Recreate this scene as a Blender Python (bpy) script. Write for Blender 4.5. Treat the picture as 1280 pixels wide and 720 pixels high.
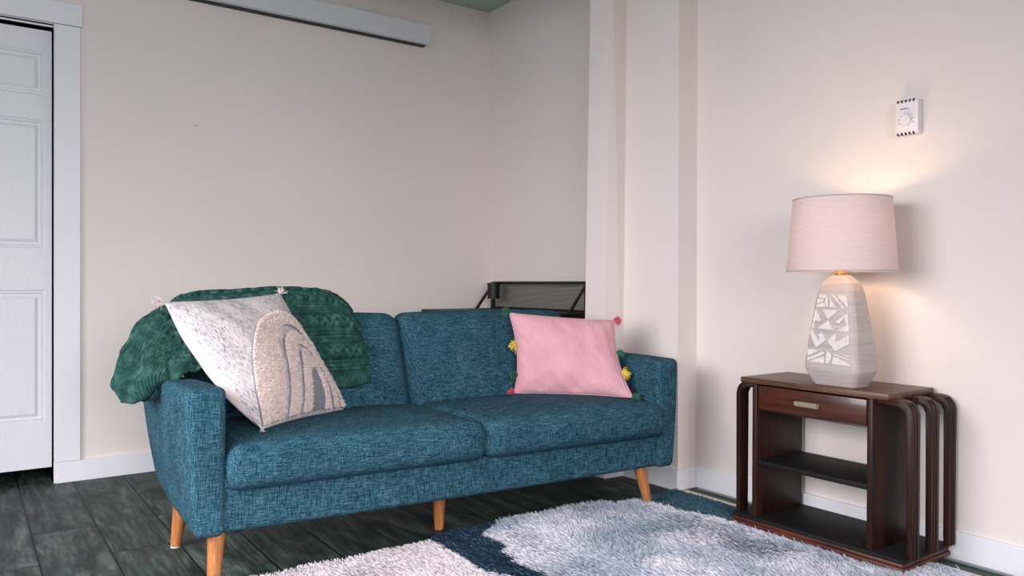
import bpy, bmesh, math, random
import numpy as np
from mathutils import Vector, Matrix, noise
from math import sin, cos, pi, radians, sqrt, hypot

for _o in list(bpy.data.objects):
    bpy.data.objects.remove(_o)
SC = bpy.context.scene
COL = SC.collection
random.seed(7)
RNG = np.random.RandomState(11)

# ------------------------------------------------------------------ camera
H = 0.9
YAW, PITCH, ROLL, FPX = 0.617, -0.0054, 0.0032, 968.4
fw = Vector((sin(YAW) * cos(PITCH), cos(YAW) * cos(PITCH), sin(PITCH)))
rt = Vector((cos(YAW), -sin(YAW), 0))
up = rt.cross(fw)
r2 = rt * cos(ROLL) + up * sin(ROLL)
u2 = -rt * sin(ROLL) + up * cos(ROLL)
cd = bpy.data.cameras.new('camera')
cam = bpy.data.objects.new('camera', cd)
COL.objects.link(cam)
cam.matrix_world = Matrix(((r2.x, u2.x, -fw.x, 0), (r2.y, u2.y, -fw.y, 0), (r2.z, u2.z, -fw.z, H), (0, 0, 0, 1)))
cd.sensor_width = 36
cd.lens = FPX / 1280 * 36
cd.clip_start = 0.02
SC.camera = cam

# ------------------------------------------------------------------ light
SC.view_settings.view_transform = 'Standard'
SC.view_settings.look = 'None'
SC.view_settings.gamma = 1
SC.view_settings.use_curve_mapping = False
SC.view_settings.exposure = 0.0
SC.cycles.max_bounces = 7
SC.cycles.diffuse_bounces = 5
SC.cycles.use_denoising = True

wd = bpy.data.worlds.new('sky')
SC.world = wd
wd.use_nodes = True
wd.node_tree.nodes['Background'].inputs[0].default_value = (0.75, 0.85, 1.0, 1)
wd.node_tree.nodes['Background'].inputs[1].default_value = 1.0


def area_light(name, loc, rot, sx, sy, power, color):
    l = bpy.data.lights.new(name, 'AREA')
    l.shape = 'RECTANGLE'
    l.size, l.size_y = sx, sy
    l.energy = power
    l.color = color
    l.spread = radians(112)
    o = bpy.data.objects.new(name, l)
    o.location = loc
    o.rotation_euler = rot
    COL.objects.link(o)
    return o


# room: x -2.3 .. 2.665, y -2.4 .. 4.012, z 0 .. 2.58
WX0, WX1, WY0, WY1, CH = -2.3, 2.665, -2.4, 4.012, 2.58
# daylight through the window in the wall opposite the lamp, and through the wide window behind the camera
TILT = 36   # sky light falls inwards and down
area_light('daylight_left_window', (WX0 + 0.42, 1.45, 1.42), (0, -radians(90 - TILT), 0), 1.5, 2.4, 78, (1.0, 0.945, 0.985))
area_light('daylight_back_window', (-0.5, WY0 + 0.42, 1.42), (radians(90 - TILT + 4), 0, 0), 2.6, 1.5, 106, (1.0, 0.945, 0.985))


# ------------------------------------------------------------------ helpers
def link(o, parent=None):
    COL.objects.link(o)
    if parent is not None:
        o.parent = parent
    return o


def tag(o, label=None, cat=None, group=None, kind=None):
    if label: o['label'] = label
    if cat: o['category'] = cat
    if group: o['group'] = group
    if kind: o['kind'] = kind
    return o


def empty(name, loc, rz=0, label=None, cat=None, group=None):
    o = bpy.data.objects.new(name, None)
    o.location = loc
    o.rotation_euler = (0, 0, rz)
    o.empty_display_size = 0.05
    link(o)
    return tag(o, label, cat, group)


def finish(name, bm, mats, parent=None, smooth=True, angle=40, loc=None):
    bmesh.ops.recalc_face_normals(bm, faces=bm.faces)
    me = bpy.data.meshes.new(name)
    bm.to_mesh(me)
    bm.free()
    return mesh_obj(name, me, mats, parent, smooth, angle, loc)


def mesh_obj(name, me, mats, parent=None, smooth=True, angle=40, loc=None):
    if not isinstance(mats, (list, tuple)): mats = [mats]
    for m in mats: me.materials.append(m)
    if smooth:
        me.polygons.foreach_set('use_smooth', [True] * len(me.polygons))
        if angle < 180:
            me.set_sharp_from_angle(angle=radians(angle))
    o = bpy.data.objects.new(name, me)
    if loc is not None: o.location = loc
    return link(o, parent)


def box(bm, x0, x1, y0, y1, z0, z1, bev=0, seg=2, mi=0):
    vs = [bm.verts.new(p) for p in ((x0, y0, z0), (x1, y0, z0), (x1, y1, z0), (x0, y1, z0),
                                    (x0, y0, z1), (x1, y0, z1), (x1, y1, z1), (x0, y1, z1))]
    fs = [bm.faces.new([vs[i] for i in f]) for f in
          ((3, 2, 1, 0), (4, 5, 6, 7), (0, 1, 5, 4), (1, 2, 6, 5), (2, 3, 7, 6), (3, 0, 4, 7))]
    for f in fs: f.material_index = mi
    if bev > 0:
        es = list({e for f in fs for e in f.edges})
        bmesh.ops.bevel(bm, geom=es, offset=bev, segments=seg, profile=0.5, affect='EDGES')
    return vs


def prism(bm, poly, z0, z1, axis='z', bev=0, seg=2, mi=0):
    """poly of 2-D points extruded along an axis between z0 and z1"""
    def P(a, b, c):
        return {'z': (a, b, c), 'x': (c, a, b), 'y': (a, c, b)}[axis]
    n = len(poly)
    lo = [bm.verts.new(P(a, b, z0)) for a, b in poly]
    hi = [bm.verts.new(P(a, b, z1)) for a, b in poly]
    fs = [bm.faces.new(lo[::-1]), bm.faces.new(hi)]
    for i in range(n):
        fs.append(bm.faces.new((lo[i], lo[(i + 1) % n], hi[(i + 1) % n], hi[i])))
    for f in fs: f.material_index = mi
    if bev > 0:
        bmesh.ops.bevel(bm, geom=list({e for f in fs for e in f.edges}), offset=bev, segments=seg, profile=0.5, affect='EDGES')
    return lo, hi


def tube(bm, pts, r, n=8, cap=True, mi=0):
    pts = [Vector(p) for p in pts]
    rings = []
    if not isinstance(r, (list, tuple)): r = [r] * len(pts)
    prev = None
    for i, p in enumerate(pts):
        d = (pts[min(i + 1, len(pts) - 1)] - pts[max(i - 1, 0)]).normalized()
        if prev is None:
            a = Vector((0, 0, 1)) if abs(d.z) < 0.9 else Vector((1, 0, 0))
            s = d.cross(a).normalized()
        else:
            s = (prev - d * prev.dot(d)).normalized()
        prev = s
        t = d.cross(s)
        rings.append([bm.verts.new(p + (s * cos(k * 2 * pi / n) + t * sin(k * 2 * pi / n)) * r[i]) for k in range(n)])
    for a, b in zip(rings, rings[1:]):
        for k in range(n):
            f = bm.faces.new((a[k], a[(k + 1) % n], b[(k + 1) % n], b[k]))
            f.material_index = mi
    if cap:
        bm.faces.new(rings[0][::-1]).material_index = mi
        bm.faces.new(rings[-1]).material_index = mi


def lathe(bm, prof, c=(0, 0, 0), n=48, cap0=True, cap1=True, mi=0):
    rings = [[bm.verts.new((c[0] + r * cos(k * 2 * pi / n), c[1] + r * sin(k * 2 * pi / n), c[2] + z)) for k in range(n)] for r, z in prof]
    for a, b in zip(rings, rings[1:]):
        for k in range(n):
            bm.faces.new((a[k], a[(k + 1) % n], b[(k + 1) % n], b[k])).material_index = mi
    if cap0: bm.faces.new(rings[0][::-1]).material_index = mi
    if cap1: bm.faces.new(rings[-1]).material_index = mi


def soft_box(bm, hx, hy, hz, r, seg=(20, 12, 8), arc=5, fn=None):
    """rounded box centred on the origin; fn maps every point to its final place"""
    def samples(h, n):
        a = [-(h - r) - r * math.tan(t) for t in np.linspace(pi / 4, 0, arc + 1)][:-1]
        m = list(np.linspace(-(h - r), h - r, n + 1))
        return a + m + [-q for q in reversed(a)]
    X, Y, Z = samples(hx, seg[0]), samples(hy, seg[1]), samples(hz, seg[2])
    cache = {}
    def V(x, y, z):
        k = (round(x, 6), round(y, 6), round(z, 6))
        if k not in cache:
            p = Vector((x, y, z))
            q = Vector((max(-(hx - r), min(hx - r, x)), max(-(hy - r), min(hy - r, y)), max(-(hz - r), min(hz - r, z))))
            d = p - q
            if d.length > 1e-9: p = q + d.normalized() * r
            if fn: p = Vector(fn(p.x, p.y, p.z))
            cache[k] = bm.verts.new(p)
        return cache[k]
    def face(A, B, mk):
        for i in range(len(A) - 1):
            for j in range(len(B) - 1):
                vs = [mk(A[i], B[j]), mk(A[i + 1], B[j]), mk(A[i + 1], B[j + 1]), mk(A[i], B[j + 1])]
                if len(set(vs)) == 4: bm.faces.new(vs)
    for s in (-1, 1):
        face(X, Y, lambda a, b: V(a, b, s * hz))
        face(X, Z, lambda a, b: V(a, s * hy, b))
        face(Y, Z, lambda a, b: V(s * hx, a, b))


def strands(roots, dirs, length, width, bend, segs=2, cols=None, name='strands'):
    """many thin curved yarn ends as one mesh: every strand a tapering ribbon"""
    n = len(roots)
    d = dirs / np.linalg.norm(dirs, axis=1, keepdims=True)
    rnd = RNG.randn(n, 3)
    side = np.cross(d, rnd)
    side /= np.linalg.norm(side, axis=1, keepdims=True) + 1e-9
    V = np.zeros((n, (segs + 1) * 2, 3), dtype=np.float32)
    for s in range(segs + 1):
        t = s / segs
        c = roots + d * (length[:, None] * t) + bend * (t * t)
        w = width * (1.0 - 0.55 * t)
        V[:, 2 * s] = c - side * w[:, None] / 2
        V[:, 2 * s + 1] = c + side * w[:, None] / 2
    me = bpy.data.meshes.new(name)
    per = (segs + 1) * 2
    me.vertices.add(n * per)
    me.vertices.foreach_set('co', V.reshape(-1))
    q = []
    for s in range(segs):
        q.append([2 * s, 2 * s + 1, 2 * s + 3, 2 * s + 2])
    q = np.array(q)
    F = (np.arange(n)[:, None, None] * per + q[None]).reshape(-1, 4)
    me.loops.add(F.size)
    me.loops.foreach_set('vertex_index', F.reshape(-1).astype(np.int32))
    me.polygons.add(len(F))
    me.polygons.foreach_set('loop_start', np.arange(0, F.size, 4, dtype=np.int32))
    if cols is not None:
        at = me.color_attributes.new('yarn', 'FLOAT_COLOR', 'POINT')
        c4 = np.ones((n, per, 4), dtype=np.float32)
        c4[:, :, :3] = cols[:, None, :]
        at.data.foreach_set('color', c4.reshape(-1))
    me.update(calc_edges=True)
    me.validate()
    return me


# ------------------------------------------------------------------ materials
def srgb(r, g, b):
    f = lambda c: (c / 255 / 12.92) if c / 255 <= 0.04045 else ((c / 255 + 0.055) / 1.055) ** 2.4
    return (f(r), f(g), f(b), 1)


class NT:
    def __init__(s, name):
        s.m = bpy.data.materials.new(name)
        s.m.use_nodes = True
        s.t = s.m.node_tree
        s.b = s.t.nodes['Principled BSDF']
        s.out = s.t.nodes['Material Output']
    def n(s, kind, **kw):
        x = s.t.nodes.new(kind)
        for k, v in kw.items(): setattr(x, k, v)
        return x
    def l(s, a, b): s.t.links.new(a, b)
    def coord(s, scale=(1, 1, 1), rot=(0, 0, 0), loc=(0, 0, 0), src='Object'):
        c = s.n('ShaderNodeTexCoord')
        m = s.n('ShaderNodeMapping')
        m.inputs['Scale'].default_value = scale
        m.inputs['Rotation'].default_value = rot
        m.inputs['Location'].default_value = loc
        s.l(c.outputs[src], m.inputs[0])
        return m.outputs[0]
    def noise(s, vec, scale=1, detail=2, rough=0.5, dist=0):
        x = s.n('ShaderNodeTexNoise')
        x.inputs['Scale'].default_value = scale
        x.inputs['Detail'].default_value = detail
        x.inputs['Roughness'].default_value = rough
        x.inputs['Distortion'].default_value = dist
        s.l(vec, x.inputs['Vector'])
        return x.outputs['Fac']
    def ramp(s, fac, stops, interp='LINEAR'):
        x = s.n('ShaderNodeValToRGB')
        x.color_ramp.interpolation = interp
        e = x.color_ramp.elements
        while len(e) < len(stops): e.new(0.5)
        for k, (p, c) in enumerate(stops):
            e[k].position = p
            e[k].color = c if len(c) == 4 else (*c, 1)
        s.l(fac, x.inputs[0])
        return x.outputs[0]
    def math(s, op, a, b=None, c=None):
        x = s.n('ShaderNodeMath', operation=op)
        for i, v in enumerate((a, b, c)):
            if v is None: continue
            if isinstance(v, (int, float)): x.inputs[i].default_value = v
            else: s.l(v, x.inputs[i])
        return x.outputs[0]
    def mix(s, fac, a, b, blend='MIX'):
        x = s.n('ShaderNodeMix', data_type='RGBA', blend_type=blend)
        for i, v in ((0, fac), (6, a), (7, b)):
            if isinstance(v, (int, float)): x.inputs[i].default_value = v
            elif isinstance(v, tuple): x.inputs[i].default_value = v
            else: s.l(v, x.inputs[i])
        return x.outputs[2]
    def bump(s, h, strength=0.3, dist=0.002):
        x = s.n('ShaderNodeBump')
        x.inputs['Strength'].default_value = strength
        x.inputs['Distance'].default_value = dist
        s.l(h, x.inputs['Height'])
        s.l(x.outputs[0], s.b.inputs['Normal'])
    def col(s, c):
        if isinstance(c, tuple): s.b.inputs['Base Color'].default_value = c
        else: s.l(c, s.b.inputs['Base Color'])
    def rough(s, v, spec=0.5):
        s.b.inputs['Specular IOR Level'].default_value = spec
        if isinstance(v, (int, float)): s.b.inputs['Roughness'].default_value = v
        else: s.l(v, s.b.inputs['Roughness'])


def plain(name, c, rough=0.6, spec=0.4, metal=0, var=0.06, scale=8, bump=0.0):
    t = NT(name)
    v = t.noise(t.coord(), scale, 3)
    k = lambda f: tuple(min(1, x * f) for x in c[:3]) + (1,)
    t.col(t.ramp(v, [(0.3, k(1 - var)), (0.7, k(1 + var))]))
    t.rough(rough, spec)
    t.b.inputs['Metallic'].default_value = metal
    if bump: t.bump(t.noise(t.coord(), 500, 2), bump, 0.001)
    return t.m


def m_wall(name, c):
    t = NT(name)
    v = t.noise(t.coord(), 1.3, 4, 0.55)
    k = lambda f: tuple(x * f for x in c[:3]) + (1,)
    t.col(t.ramp(v, [(0.3, k(0.97)), (0.7, k(1.02))]))
    t.rough(0.75, 0.25)
    t.bump(t.noise(t.coord(), 130, 4, 0.6), 0.25, 0.0015)
    return t.m


def m_heather(name, dark, mid, light, scale=1.0, bump=0.5):
    """woven two-tone upholstery: thin threads along all three axes"""
    t = NT(name)
    a = t.noise(t.coord((30 * scale, 420 * scale, 420 * scale)), 1, 2, 0.6)
    b = t.noise(t.coord((420 * scale, 420 * scale, 30 * scale)), 1, 2, 0.6)
    c = t.noise(t.coord((420 * scale, 30 * scale, 420 * scale)), 1, 2, 0.6)
    w = t.noise(t.coord((3, 3, 3)), 4, 2)
    s = t.math('ADD', t.math('ADD', a, b), c)
    s = t.math('MULTIPLY_ADD', w, 0.22, s)
    s = t.math('MULTIPLY', s, 1 / 3.22)
    t.col(t.ramp(s, [(0.40, dark), (0.495, mid), (0.575, light), (0.65, tuple(min(1, x * 1.5) for x in light[:3]) + (1,))]))
    t.rough(0.9, 0.15)
    t.bump(s, bump, 0.004)
    return t.m


def m_wood(name, c1, c2, axis='x', rough=0.4, spec=0.5, scale=1.0, worn=None, coat=0):
    t = NT(name)
    st = {'x': (3, 40, 40), 'y': (40, 3, 40), 'z': (40, 40, 3)}[axis]
    st = tuple(q * scale for q in st)
    n = t.noise(t.coord(st), 1, 6, 0.65, 0.6)
    g = t.noise(t.coord(tuple(q * 5 for q in st)), 1, 3, 0.6)
    c = t.mix(t.ramp(n, [(0.35, (0, 0, 0)), (0.68, (1, 1, 1))]), c1, c2)
    k = t.ramp(g, [(0.35, (0.72, 0.72, 0.72)), (0.6, (1, 1, 1))])
    c = t.mix(1.0, c, k, 'MULTIPLY')
    if worn:
        q = t.noise(t.coord((1, 1, 1)), 9, 6, 0.7)
        c = t.mix(t.ramp(q, [(0.60, (0, 0, 0)), (0.68, (1, 1, 1))]), c, worn)
    t.col(c)
    t.rough(rough, spec)
    t.b.inputs['Coat Weight'].default_value = coat
    t.bump(n, 0.08, 0.001)
    return t.m


M = {}
M['wall'] = m_wall('wall_paint', srgb(226, 218, 213))
M['ceil'] = m_wall('ceiling_paint', srgb(168, 190, 178))
M['trim'] = plain('white_trim_paint', srgb(224, 226, 232), 0.45, 0.4, var=0.015, scale=3)
M['dark'] = plain('painted_shade_black', srgb(16, 16, 18), 0.9, 0.1)  # near-black colour standing in for shade in the closet and door gap


def m_door():
    t = NT('white_door_paint')
    n = t.noise(t.coord((14, 1, 2)), 1.2, 2, 0.5, 2.5)
    w = t.math('SINE', t.math('MULTIPLY', n, 60))
    t.col(t.mix(t.math('MULTIPLY_ADD', w, 0.06, 0.06), srgb(222, 224, 230), srgb(196, 200, 208)))
    t.rough(0.45, 0.4)
    t.bump(w, 0.12, 0.001)
    return t.m


M['door'] = m_door()


def m_floor():
    t = NT('grey_wood_look_floor')
    vec = t.coord((1, 1, 1), (0, 0, pi / 2), (0.0, 0.0, 0), 'Object')   # planks run along y
    br = t.n('ShaderNodeTexBrick', offset=0.3, offset_frequency=2)
    sep = t.n('ShaderNodeSeparateXYZ')
    c = t.n('ShaderNodeTexCoord')
    t.l(c.outputs['Object'], sep.inputs[0])
    cmb = t.n('ShaderNodeCombineXYZ')
    t.l(t.math('ADD', sep.outputs[1], 0.37 + 12), cmb.inputs[0])
    t.l(t.math('ADD', sep.outputs[0], 4.1 - 0.405), cmb.inputs[1])
    t.l(cmb.outputs[0], br.inputs['Vector'])
    br.inputs['Scale'].default_value = 1
    br.inputs['Mortar Size'].default_value = 0.0034
    br.inputs['Mortar Smooth'].default_value = 0.1
    br.inputs['Brick Width'].default_value = 1.2
    br.inputs['Row Height'].default_value = 0.205
    br.inputs['Color1'].default_value = (0, 0, 0, 1)
    br.inputs['Color2'].default_value = (1, 1, 1, 1)
    br.inputs['Mortar'].default_value = (0.5, 0.5, 0.5, 1)
    # each plank has its own run of grain
    cm2 = t.n('ShaderNodeCombineXYZ')
    t.l(t.math('MULTIPLY', sep.outputs[0], 9), cm2.inputs[0])
    t.l(t.math('MULTIPLY', sep.outputs[1], 2.6), cm2.inputs[1])
    t.l(t.math('MULTIPLY', br.outputs['Color'], 13), cm2.inputs[2])
    g1 = t.noise(cm2.outputs[0], 1.0, 6, 0.62, 1.2)
    cm3 = t.n('ShaderNodeCombineXYZ')
    t.l(t.math('MULTIPLY', sep.outputs[0], 70), cm3.inputs[0])
    t.l(t.math('MULTIPLY', sep.outputs[1], 5), cm3.inputs[1])
    t.l(t.math('MULTIPLY', br.outputs['Color'], 31), cm3.inputs[2])
    g2 = t.noise(cm3.outputs[0], 1.0, 3, 0.6, 0.4)
    g = t.math('MULTIPLY_ADD', g2, 0.35, t.math('MULTIPLY', g1, 0.65))
    base = t.ramp(g, [(0.34, srgb(12, 22, 20)), (0.44, srgb(34, 47, 43)), (0.54, srgb(62, 76, 71)), (0.66, srgb(104, 111, 106))])
    base = t.mix(t.math('MULTIPLY', br.outputs['Color'], 0.22), base, srgb(22, 34, 30))
    warm = t.noise(t.coord((7, 1.4, 1)), 1.0, 2)
    base = t.mix(t.ramp(warm, [(0.56, (0, 0, 0)), (0.72, (0.35, 0.35, 0.35))]), base, srgb(62, 58, 46))
    t.col(t.mix(br.outputs['Fac'], base, srgb(6, 12, 10)))
    t.rough(0.55, 0.25)
    t.bump(t.math('MULTIPLY_ADD', br.outputs['Fac'], -3, g), 0.15, 0.001)
    return t.m


M['floor'] = m_floor()
M['sofa'] = m_heather('teal_woven_upholstery', srgb(13, 38, 50), srgb(32, 70, 86), srgb(72, 114, 130))
M['sofa_seam'] = plain('dark_teal_crease_shade', srgb(18, 50, 66), 0.9, 0.1)  # crease shade put into a darker tone of the upholstery
M['leg'] = m_wood('oak_stain', srgb(150, 92, 48), srgb(196, 132, 74), 'z', 0.4, 0.5, 1.2)
M['dwood'] = m_wood('dark_walnut_veneer', srgb(24, 12, 10), srgb(62, 30, 20), 'z', 0.45, 0.3, 1.0)
M['dwood_x'] = m_wood('dark_walnut_boards', srgb(26, 15, 12), srgb(60, 34, 24), 'y', 0.4, 0.5, 1.0)
M['dshelf'] = m_wood('near_black_shelf_wood', srgb(18, 18, 20), srgb(34, 32, 32), 'y', 0.65, 0.2, 1.0)
M['topwood'] = m_wood('worn_walnut_top', srgb(64, 40, 30), srgb(112, 76, 56), 'y', 0.4, 0.5, 1.0)
M['edge'] = m_wood('red_brown_plinth_edge', srgb(46, 20, 14), srgb(112, 56, 36), 'y', 0.4, 0.5, 1.4)
M['drawer'] = m_wood('figured_walnut_drawer', srgb(26, 13, 10), srgb(84, 40, 26), 'y', 0.3, 0.5, 0.5, coat=0.2)
M['brass'] = plain('aged_brass', srgb(206, 194, 166), 0.3, 0.5, 0.7)
M['gold'] = plain('polished_brass', srgb(214, 178, 110), 0.2, 0.5, 1.0)
M['black'] = plain('black_powder_coat', srgb(10, 11, 12), 0.5, 0.4)
M['glide'] = plain('pale_plastic', srgb(215, 215, 220), 0.4, 0.5)
M['plastic'] = plain('white_thermostat_plastic', srgb(232, 226, 230), 0.35, 0.5, var=0.01)
M['ink'] = plain('dark_print', srgb(60, 50, 60), 0.6, 0.2)


# ------------------------------------------------------------------ room
def struct(name, bm, m, smooth=False, bev=0):
    o = finish(name, bm, m, None, smooth)
    o['kind'] = 'structure'
    return o


bm = bmesh.new(); box(bm, WX0 - 0.15, 2.85, WY0 - 0.15, 5.0, -0.1, 0); struct('floor', bm, M['floor'])
bm = bmesh.new(); box(bm, WX0 - 0.15, 2.85, WY0 - 0.15, 4.3, CH, CH + 0.1); struct('ceiling', bm, M['ceil'])

# wall at the back with the door opening
DX0, DX1, DZ = -0.46, 0.333, 2.052
bm = bmesh.new()
box(bm, WX0 - 0.15, DX0, WY1, WY1 + 0.14, 0, CH)
box(bm, DX1, 2.86, WY1, WY1 + 0.14, 0, CH)
box(bm, DX0, DX1, WY1, WY1 + 0.14, DZ, CH)
struct('wall_back', bm, M['wall'])
# closet behind the door, its unlit dark painted onto the walls
bm = bmesh.new()
box(bm, DX0 - 0.3, DX1 + 0.3, 4.75, 4.8, 0, 2.4)
box(bm, DX0 - 0.35, DX0 - 0.3, WY1 + 0.14, 4.8, 0, 2.4)
box(bm, DX1 + 0.3, DX1 + 0.35, WY1 + 0.14, 4.8, 0, 2.4)
box(bm, DX0 - 0.35, DX1 + 0.35, WY1 + 0.14, 4.8, 2.4, 2.45)
struct('wall_closet', bm, M['dark'])

# wall on the right: main run, the boxed-out column and the alcove behind it
bm = bmesh.new()
box(bm, WX1, 2.86, WY0 - 0.1, 2.345, 0, CH)
struct('wall_right', bm, M['wall'])
bm = bmesh.new()
lo = [(2.86, 2.335), (2.545, 2.335), (2.545, 2.677), (2.43, 2.677), (2.43, 2.82), (2.86, 2.82)]
shear = [0, 0.002, -0.008, -0.018, -0.02, -0.02]
L = [bm.verts.new((x, y - s * 0.75, 0)) for (x, y), s in zip(lo, shear)]
T = [bm.verts.new((x, y + s * (CH - 0.75), CH)) for (x, y), s in zip(lo, shear)]
bm.faces.new(L); bm.faces.new(T)
for i in range(6): bm.faces.new((L[i], L[(i + 1) % 6], T[(i + 1) % 6], T[i]))
struct('wall_column', bm, M['wall'])
bm = bmesh.new()
v = [bm.verts.new(p) for p in ((2.705, 2.78, 0), (2.705, 4.05, 0), (2.662, 4.05, CH), (2.662, 2.78, CH),
                               (2.86, 2.78, 0), (2.86, 4.05, 0), (2.86, 4.05, CH), (2.86, 2.78, CH))]
for f in ((0, 1, 2, 3), (7, 6, 5, 4), (0, 3, 7, 4), (1, 5, 6, 2), (0, 4, 5, 1), (3, 2, 6, 7)): bm.faces.new([v[i] for i in f])
struct('wall_alcove', bm, M['wall'])

# wall opposite the lamp, and the wall behind the camera, each with its window
def window_wall(name, axis, at, thick, a0, a1, w0, w1, z0, z1):
    bm = bmesh.new()
    lo_, hi_ = min(at, at + thick), max(at, at + thick)
    def b(p0, p1, q0, q1):
        if axis == 'x': box(bm, lo_, hi_, p0, p1, q0, q1)
        else: box(bm, p0, p1, lo_, hi_, q0, q1)
    b(a0, w0, 0, CH); b(w1, a1, 0, CH); b(w0, w1, 0, z0); b(w0, w1, z1, CH)
    struct(name, bm, M['wall'])


window_wall('wall_left', 'x', WX0, -0.14, WY0 - 0.14, 4.15, 0.2, 2.7, 0.62, 2.22)
window_wall('wall_front', 'y', WY0, -0.14, WX0 - 0.14, 2.86, -1.85, 0.85, 0.62, 2.22)


def window(name, axis, at, w0, w1, z0, z1, n):
    bm = bmesh.new()
    def b(p0, p1, q0, q1, d=0.05):
        if axis == 'x': box(bm, at - 0.09, at - 0.09 + d, p0, p1, q0, q1, 0.003, 1)
        else: box(bm, p0, p1, at - 0.09, at - 0.09 + d, q0, q1, 0.003, 1)
    b(w0, w1, z0, z0 + 0.05); b(w0, w1, z1 - 0.05, z1)
    for k in range(n + 1):
        c = w0 + 0.025 + (w1 - w0 - 0.05) * k / n
        b(c - 0.025, c + 0.025, z0 + 0.05, z1 - 0.05)
    struct(name, bm, M['trim'])


window('window_1', 'x', WX0, 0.2, 2.7, 0.62, 2.22, 3)
window('window_2', 'y', WY0, -1.85, 0.85, 0.62, 2.22, 3)

# unseen header beam, added to cut the daylight on the upper back walls
bm = bmesh.new(); box(bm, WX0 - 0.05, 2.60, 2.70, 2.84, 2.33, CH + 0.02); struct('shade_beam', bm, M['wall'])

# baseboards
BH, BT = 0.094, 0.012
def baseboard(name, boxes):
    bm = bmesh.new()
    for a in boxes: box(bm, *a, 0, BH, 0.003, 2)
    struct(name, bm, M['trim'])


baseboard('baseboard_back', [(0.337, 2.70, WY1 - BT - 0.006, WY1 + 0.01)])
baseboard('baseboard_back_left', [(WX0, DX0 - 0.004, WY1 - BT - 0.006, WY1 + 0.01)])
baseboard('baseboard_right', [(WX1 - BT, WX1 + 0.01, WY0, 2.335 - 0.0)])
bm = bmesh.new()
prism(bm, [(2.652, 2.323), (2.533, 2.323), (2.533, 2.665), (2.418, 2.665), (2.418, 2.80), (2.44, 2.80), (2.44, 2.687), (2.556, 2.687), (2.556, 2.345), (2.652, 2.345)], 0, BH, 'z', 0.002, 1)
struct('baseboard_column', bm, M['trim'])
baseboard('baseboard_alcove', [(2.690, 2.72, 2.83, WY1 - 0.02)])

# door casing
bm = bmesh.new()
box(bm, DX1, DX1 + 0.104, WY1 - 0.018, WY1 + 0.01, BH + 0.001, 2.052, 0.002, 1)
box(bm, DX0 - 0.104, DX0, WY1 - 0.018, WY1 + 0.01, BH + 0.001, 2.052, 0.002, 1)
box(bm, DX0 - 0.112, DX1 + 0.112, WY1 - 0.024, WY1 + 0.01, 2.054, 2.152, 0.003, 2)
struct('trim_2', bm, M['trim'])
# door jamb with the sliding track
bm = bmesh.new()
box(bm, DX1, DX1 + 0.012, WY1 - 0.001, WY1 + 0.14, 0, DZ)
box(bm, DX0 - 0.012, DX0, WY1 - 0.001, WY1 + 0.14, 0, DZ)
struct('trim_3', bm, M['trim'])
bm = bmesh.new()
box(bm, DX0, DX1, WY1 + 0.004, WY1 + 0.135, DZ - 0.004, DZ + 0.001)  # dark sheet that paints shade onto the soffit above the door
struct('soffit_shade_strip', bm, M['dark'])
bm = bmesh.new()
box(bm, DX0, DX1, WY1 + 0.010, WY1 + 0.014, DZ - 0.012, DZ - 0.0041)
struct('trim_5', bm, M['trim'])

# panelled door: frame grid with sunk mouldings and raised fields
def build_door():
    bm = bmesh.new()
    y0 = WY1 + 0.045
    x0, x1, z0, z1 = DX0 + 0.004, DX1 - 0.004, 0.066, 2.030
    cols = [(x0 + 0.085, x0 + 0.365), (x1 - 0.365 + 0.05, x1 - 0.022)]
    cols = [(-0.44, -0.165), (0.02, 0.303)]
    rows = [(0.272, 0.866), (1.052, 1.63), (1.738, 1.936)]
    xs = sorted({x0, x1, *[c for p in cols for c in p]})
    zs = sorted({z0, z1, *[c for p in rows for c in p]})
    holes = {(c, r) for c in cols for r in rows}
    def quad(pts): bm.faces.new([bm.verts.new(p) for p in pts])
    for i in range(len(xs) - 1):
        for j in range(len(zs) - 1):
            a, b, c, d = xs[i], xs[i + 1], zs[j], zs[j + 1]
            if ((a, b), (c, d)) in holes:
                ins = [(0, 0), (0.006, 0.004), (0.014, 0.003), (0.018, 0.010), (0.026, 0.010), (0.040, 0.003)]
                for (i0, d0), (i1, d1) in zip(ins, ins[1:]):
                    A = [(a + i0, y0 + d0, c + i0), (b - i0, y0 + d0, c + i0), (b - i0, y0 + d0, d - i0), (a + i0, y0 + d0, d - i0)]
                    B = [(a + i1, y0 + d1, c + i1), (b - i1, y0 + d1, c + i1), (b - i1, y0 + d1, d - i1), (a + i1, y0 + d1, d - i1)]
                    for k in range(4): quad((A[k], A[(k + 1) % 4], B[(k + 1) % 4], B[k]))
                k1 = 0.040
                quad(((a + k1, y0 + 0.003, c + k1), (b - k1, y0 + 0.003, c + k1), (b - k1, y0 + 0.003, d - k1), (a + k1, y0 + 0.003, d - k1)))
            else:
                quad(((a, y0, c), (b, y0, c), (b, y0, d), (a, y0, d)))
    y1 = y0 + 0.035
    quad(((x0, y1, z0), (x1, y1, z0), (x1, y1, z1), (x0, y1, z1)))
    quad(((x0, y0, z0), (x1, y0, z0), (x1, y1, z0), (x0, y1, z0)))
    quad(((x0, y0, z1), (x1, y0, z1), (x1, y1, z1), (x0, y1, z1)))
    quad(((x0, y0, z0), (x0, y1, z0), (x0, y1, z1), (x0, y0, z1)))
    quad(((x1, y0, z0), (x1, y1, z0), (x1, y1, z1), (x1, y0, z1)))
    bmesh.ops.remove_doubles(bm, verts=bm.verts, dist=1e-5)
    struct('door_1', bm, M['door'])


build_door()

# ------------------------------------------------------------------ sofa
SA = radians(-4.36)
SO = Vector((0.546, 2.332, 0))


def S2W(u, v, w=0):
    return Vector((SO.x + u * cos(SA) - v * sin(SA), SO.y + u * sin(SA) + v * cos(SA), w))


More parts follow.
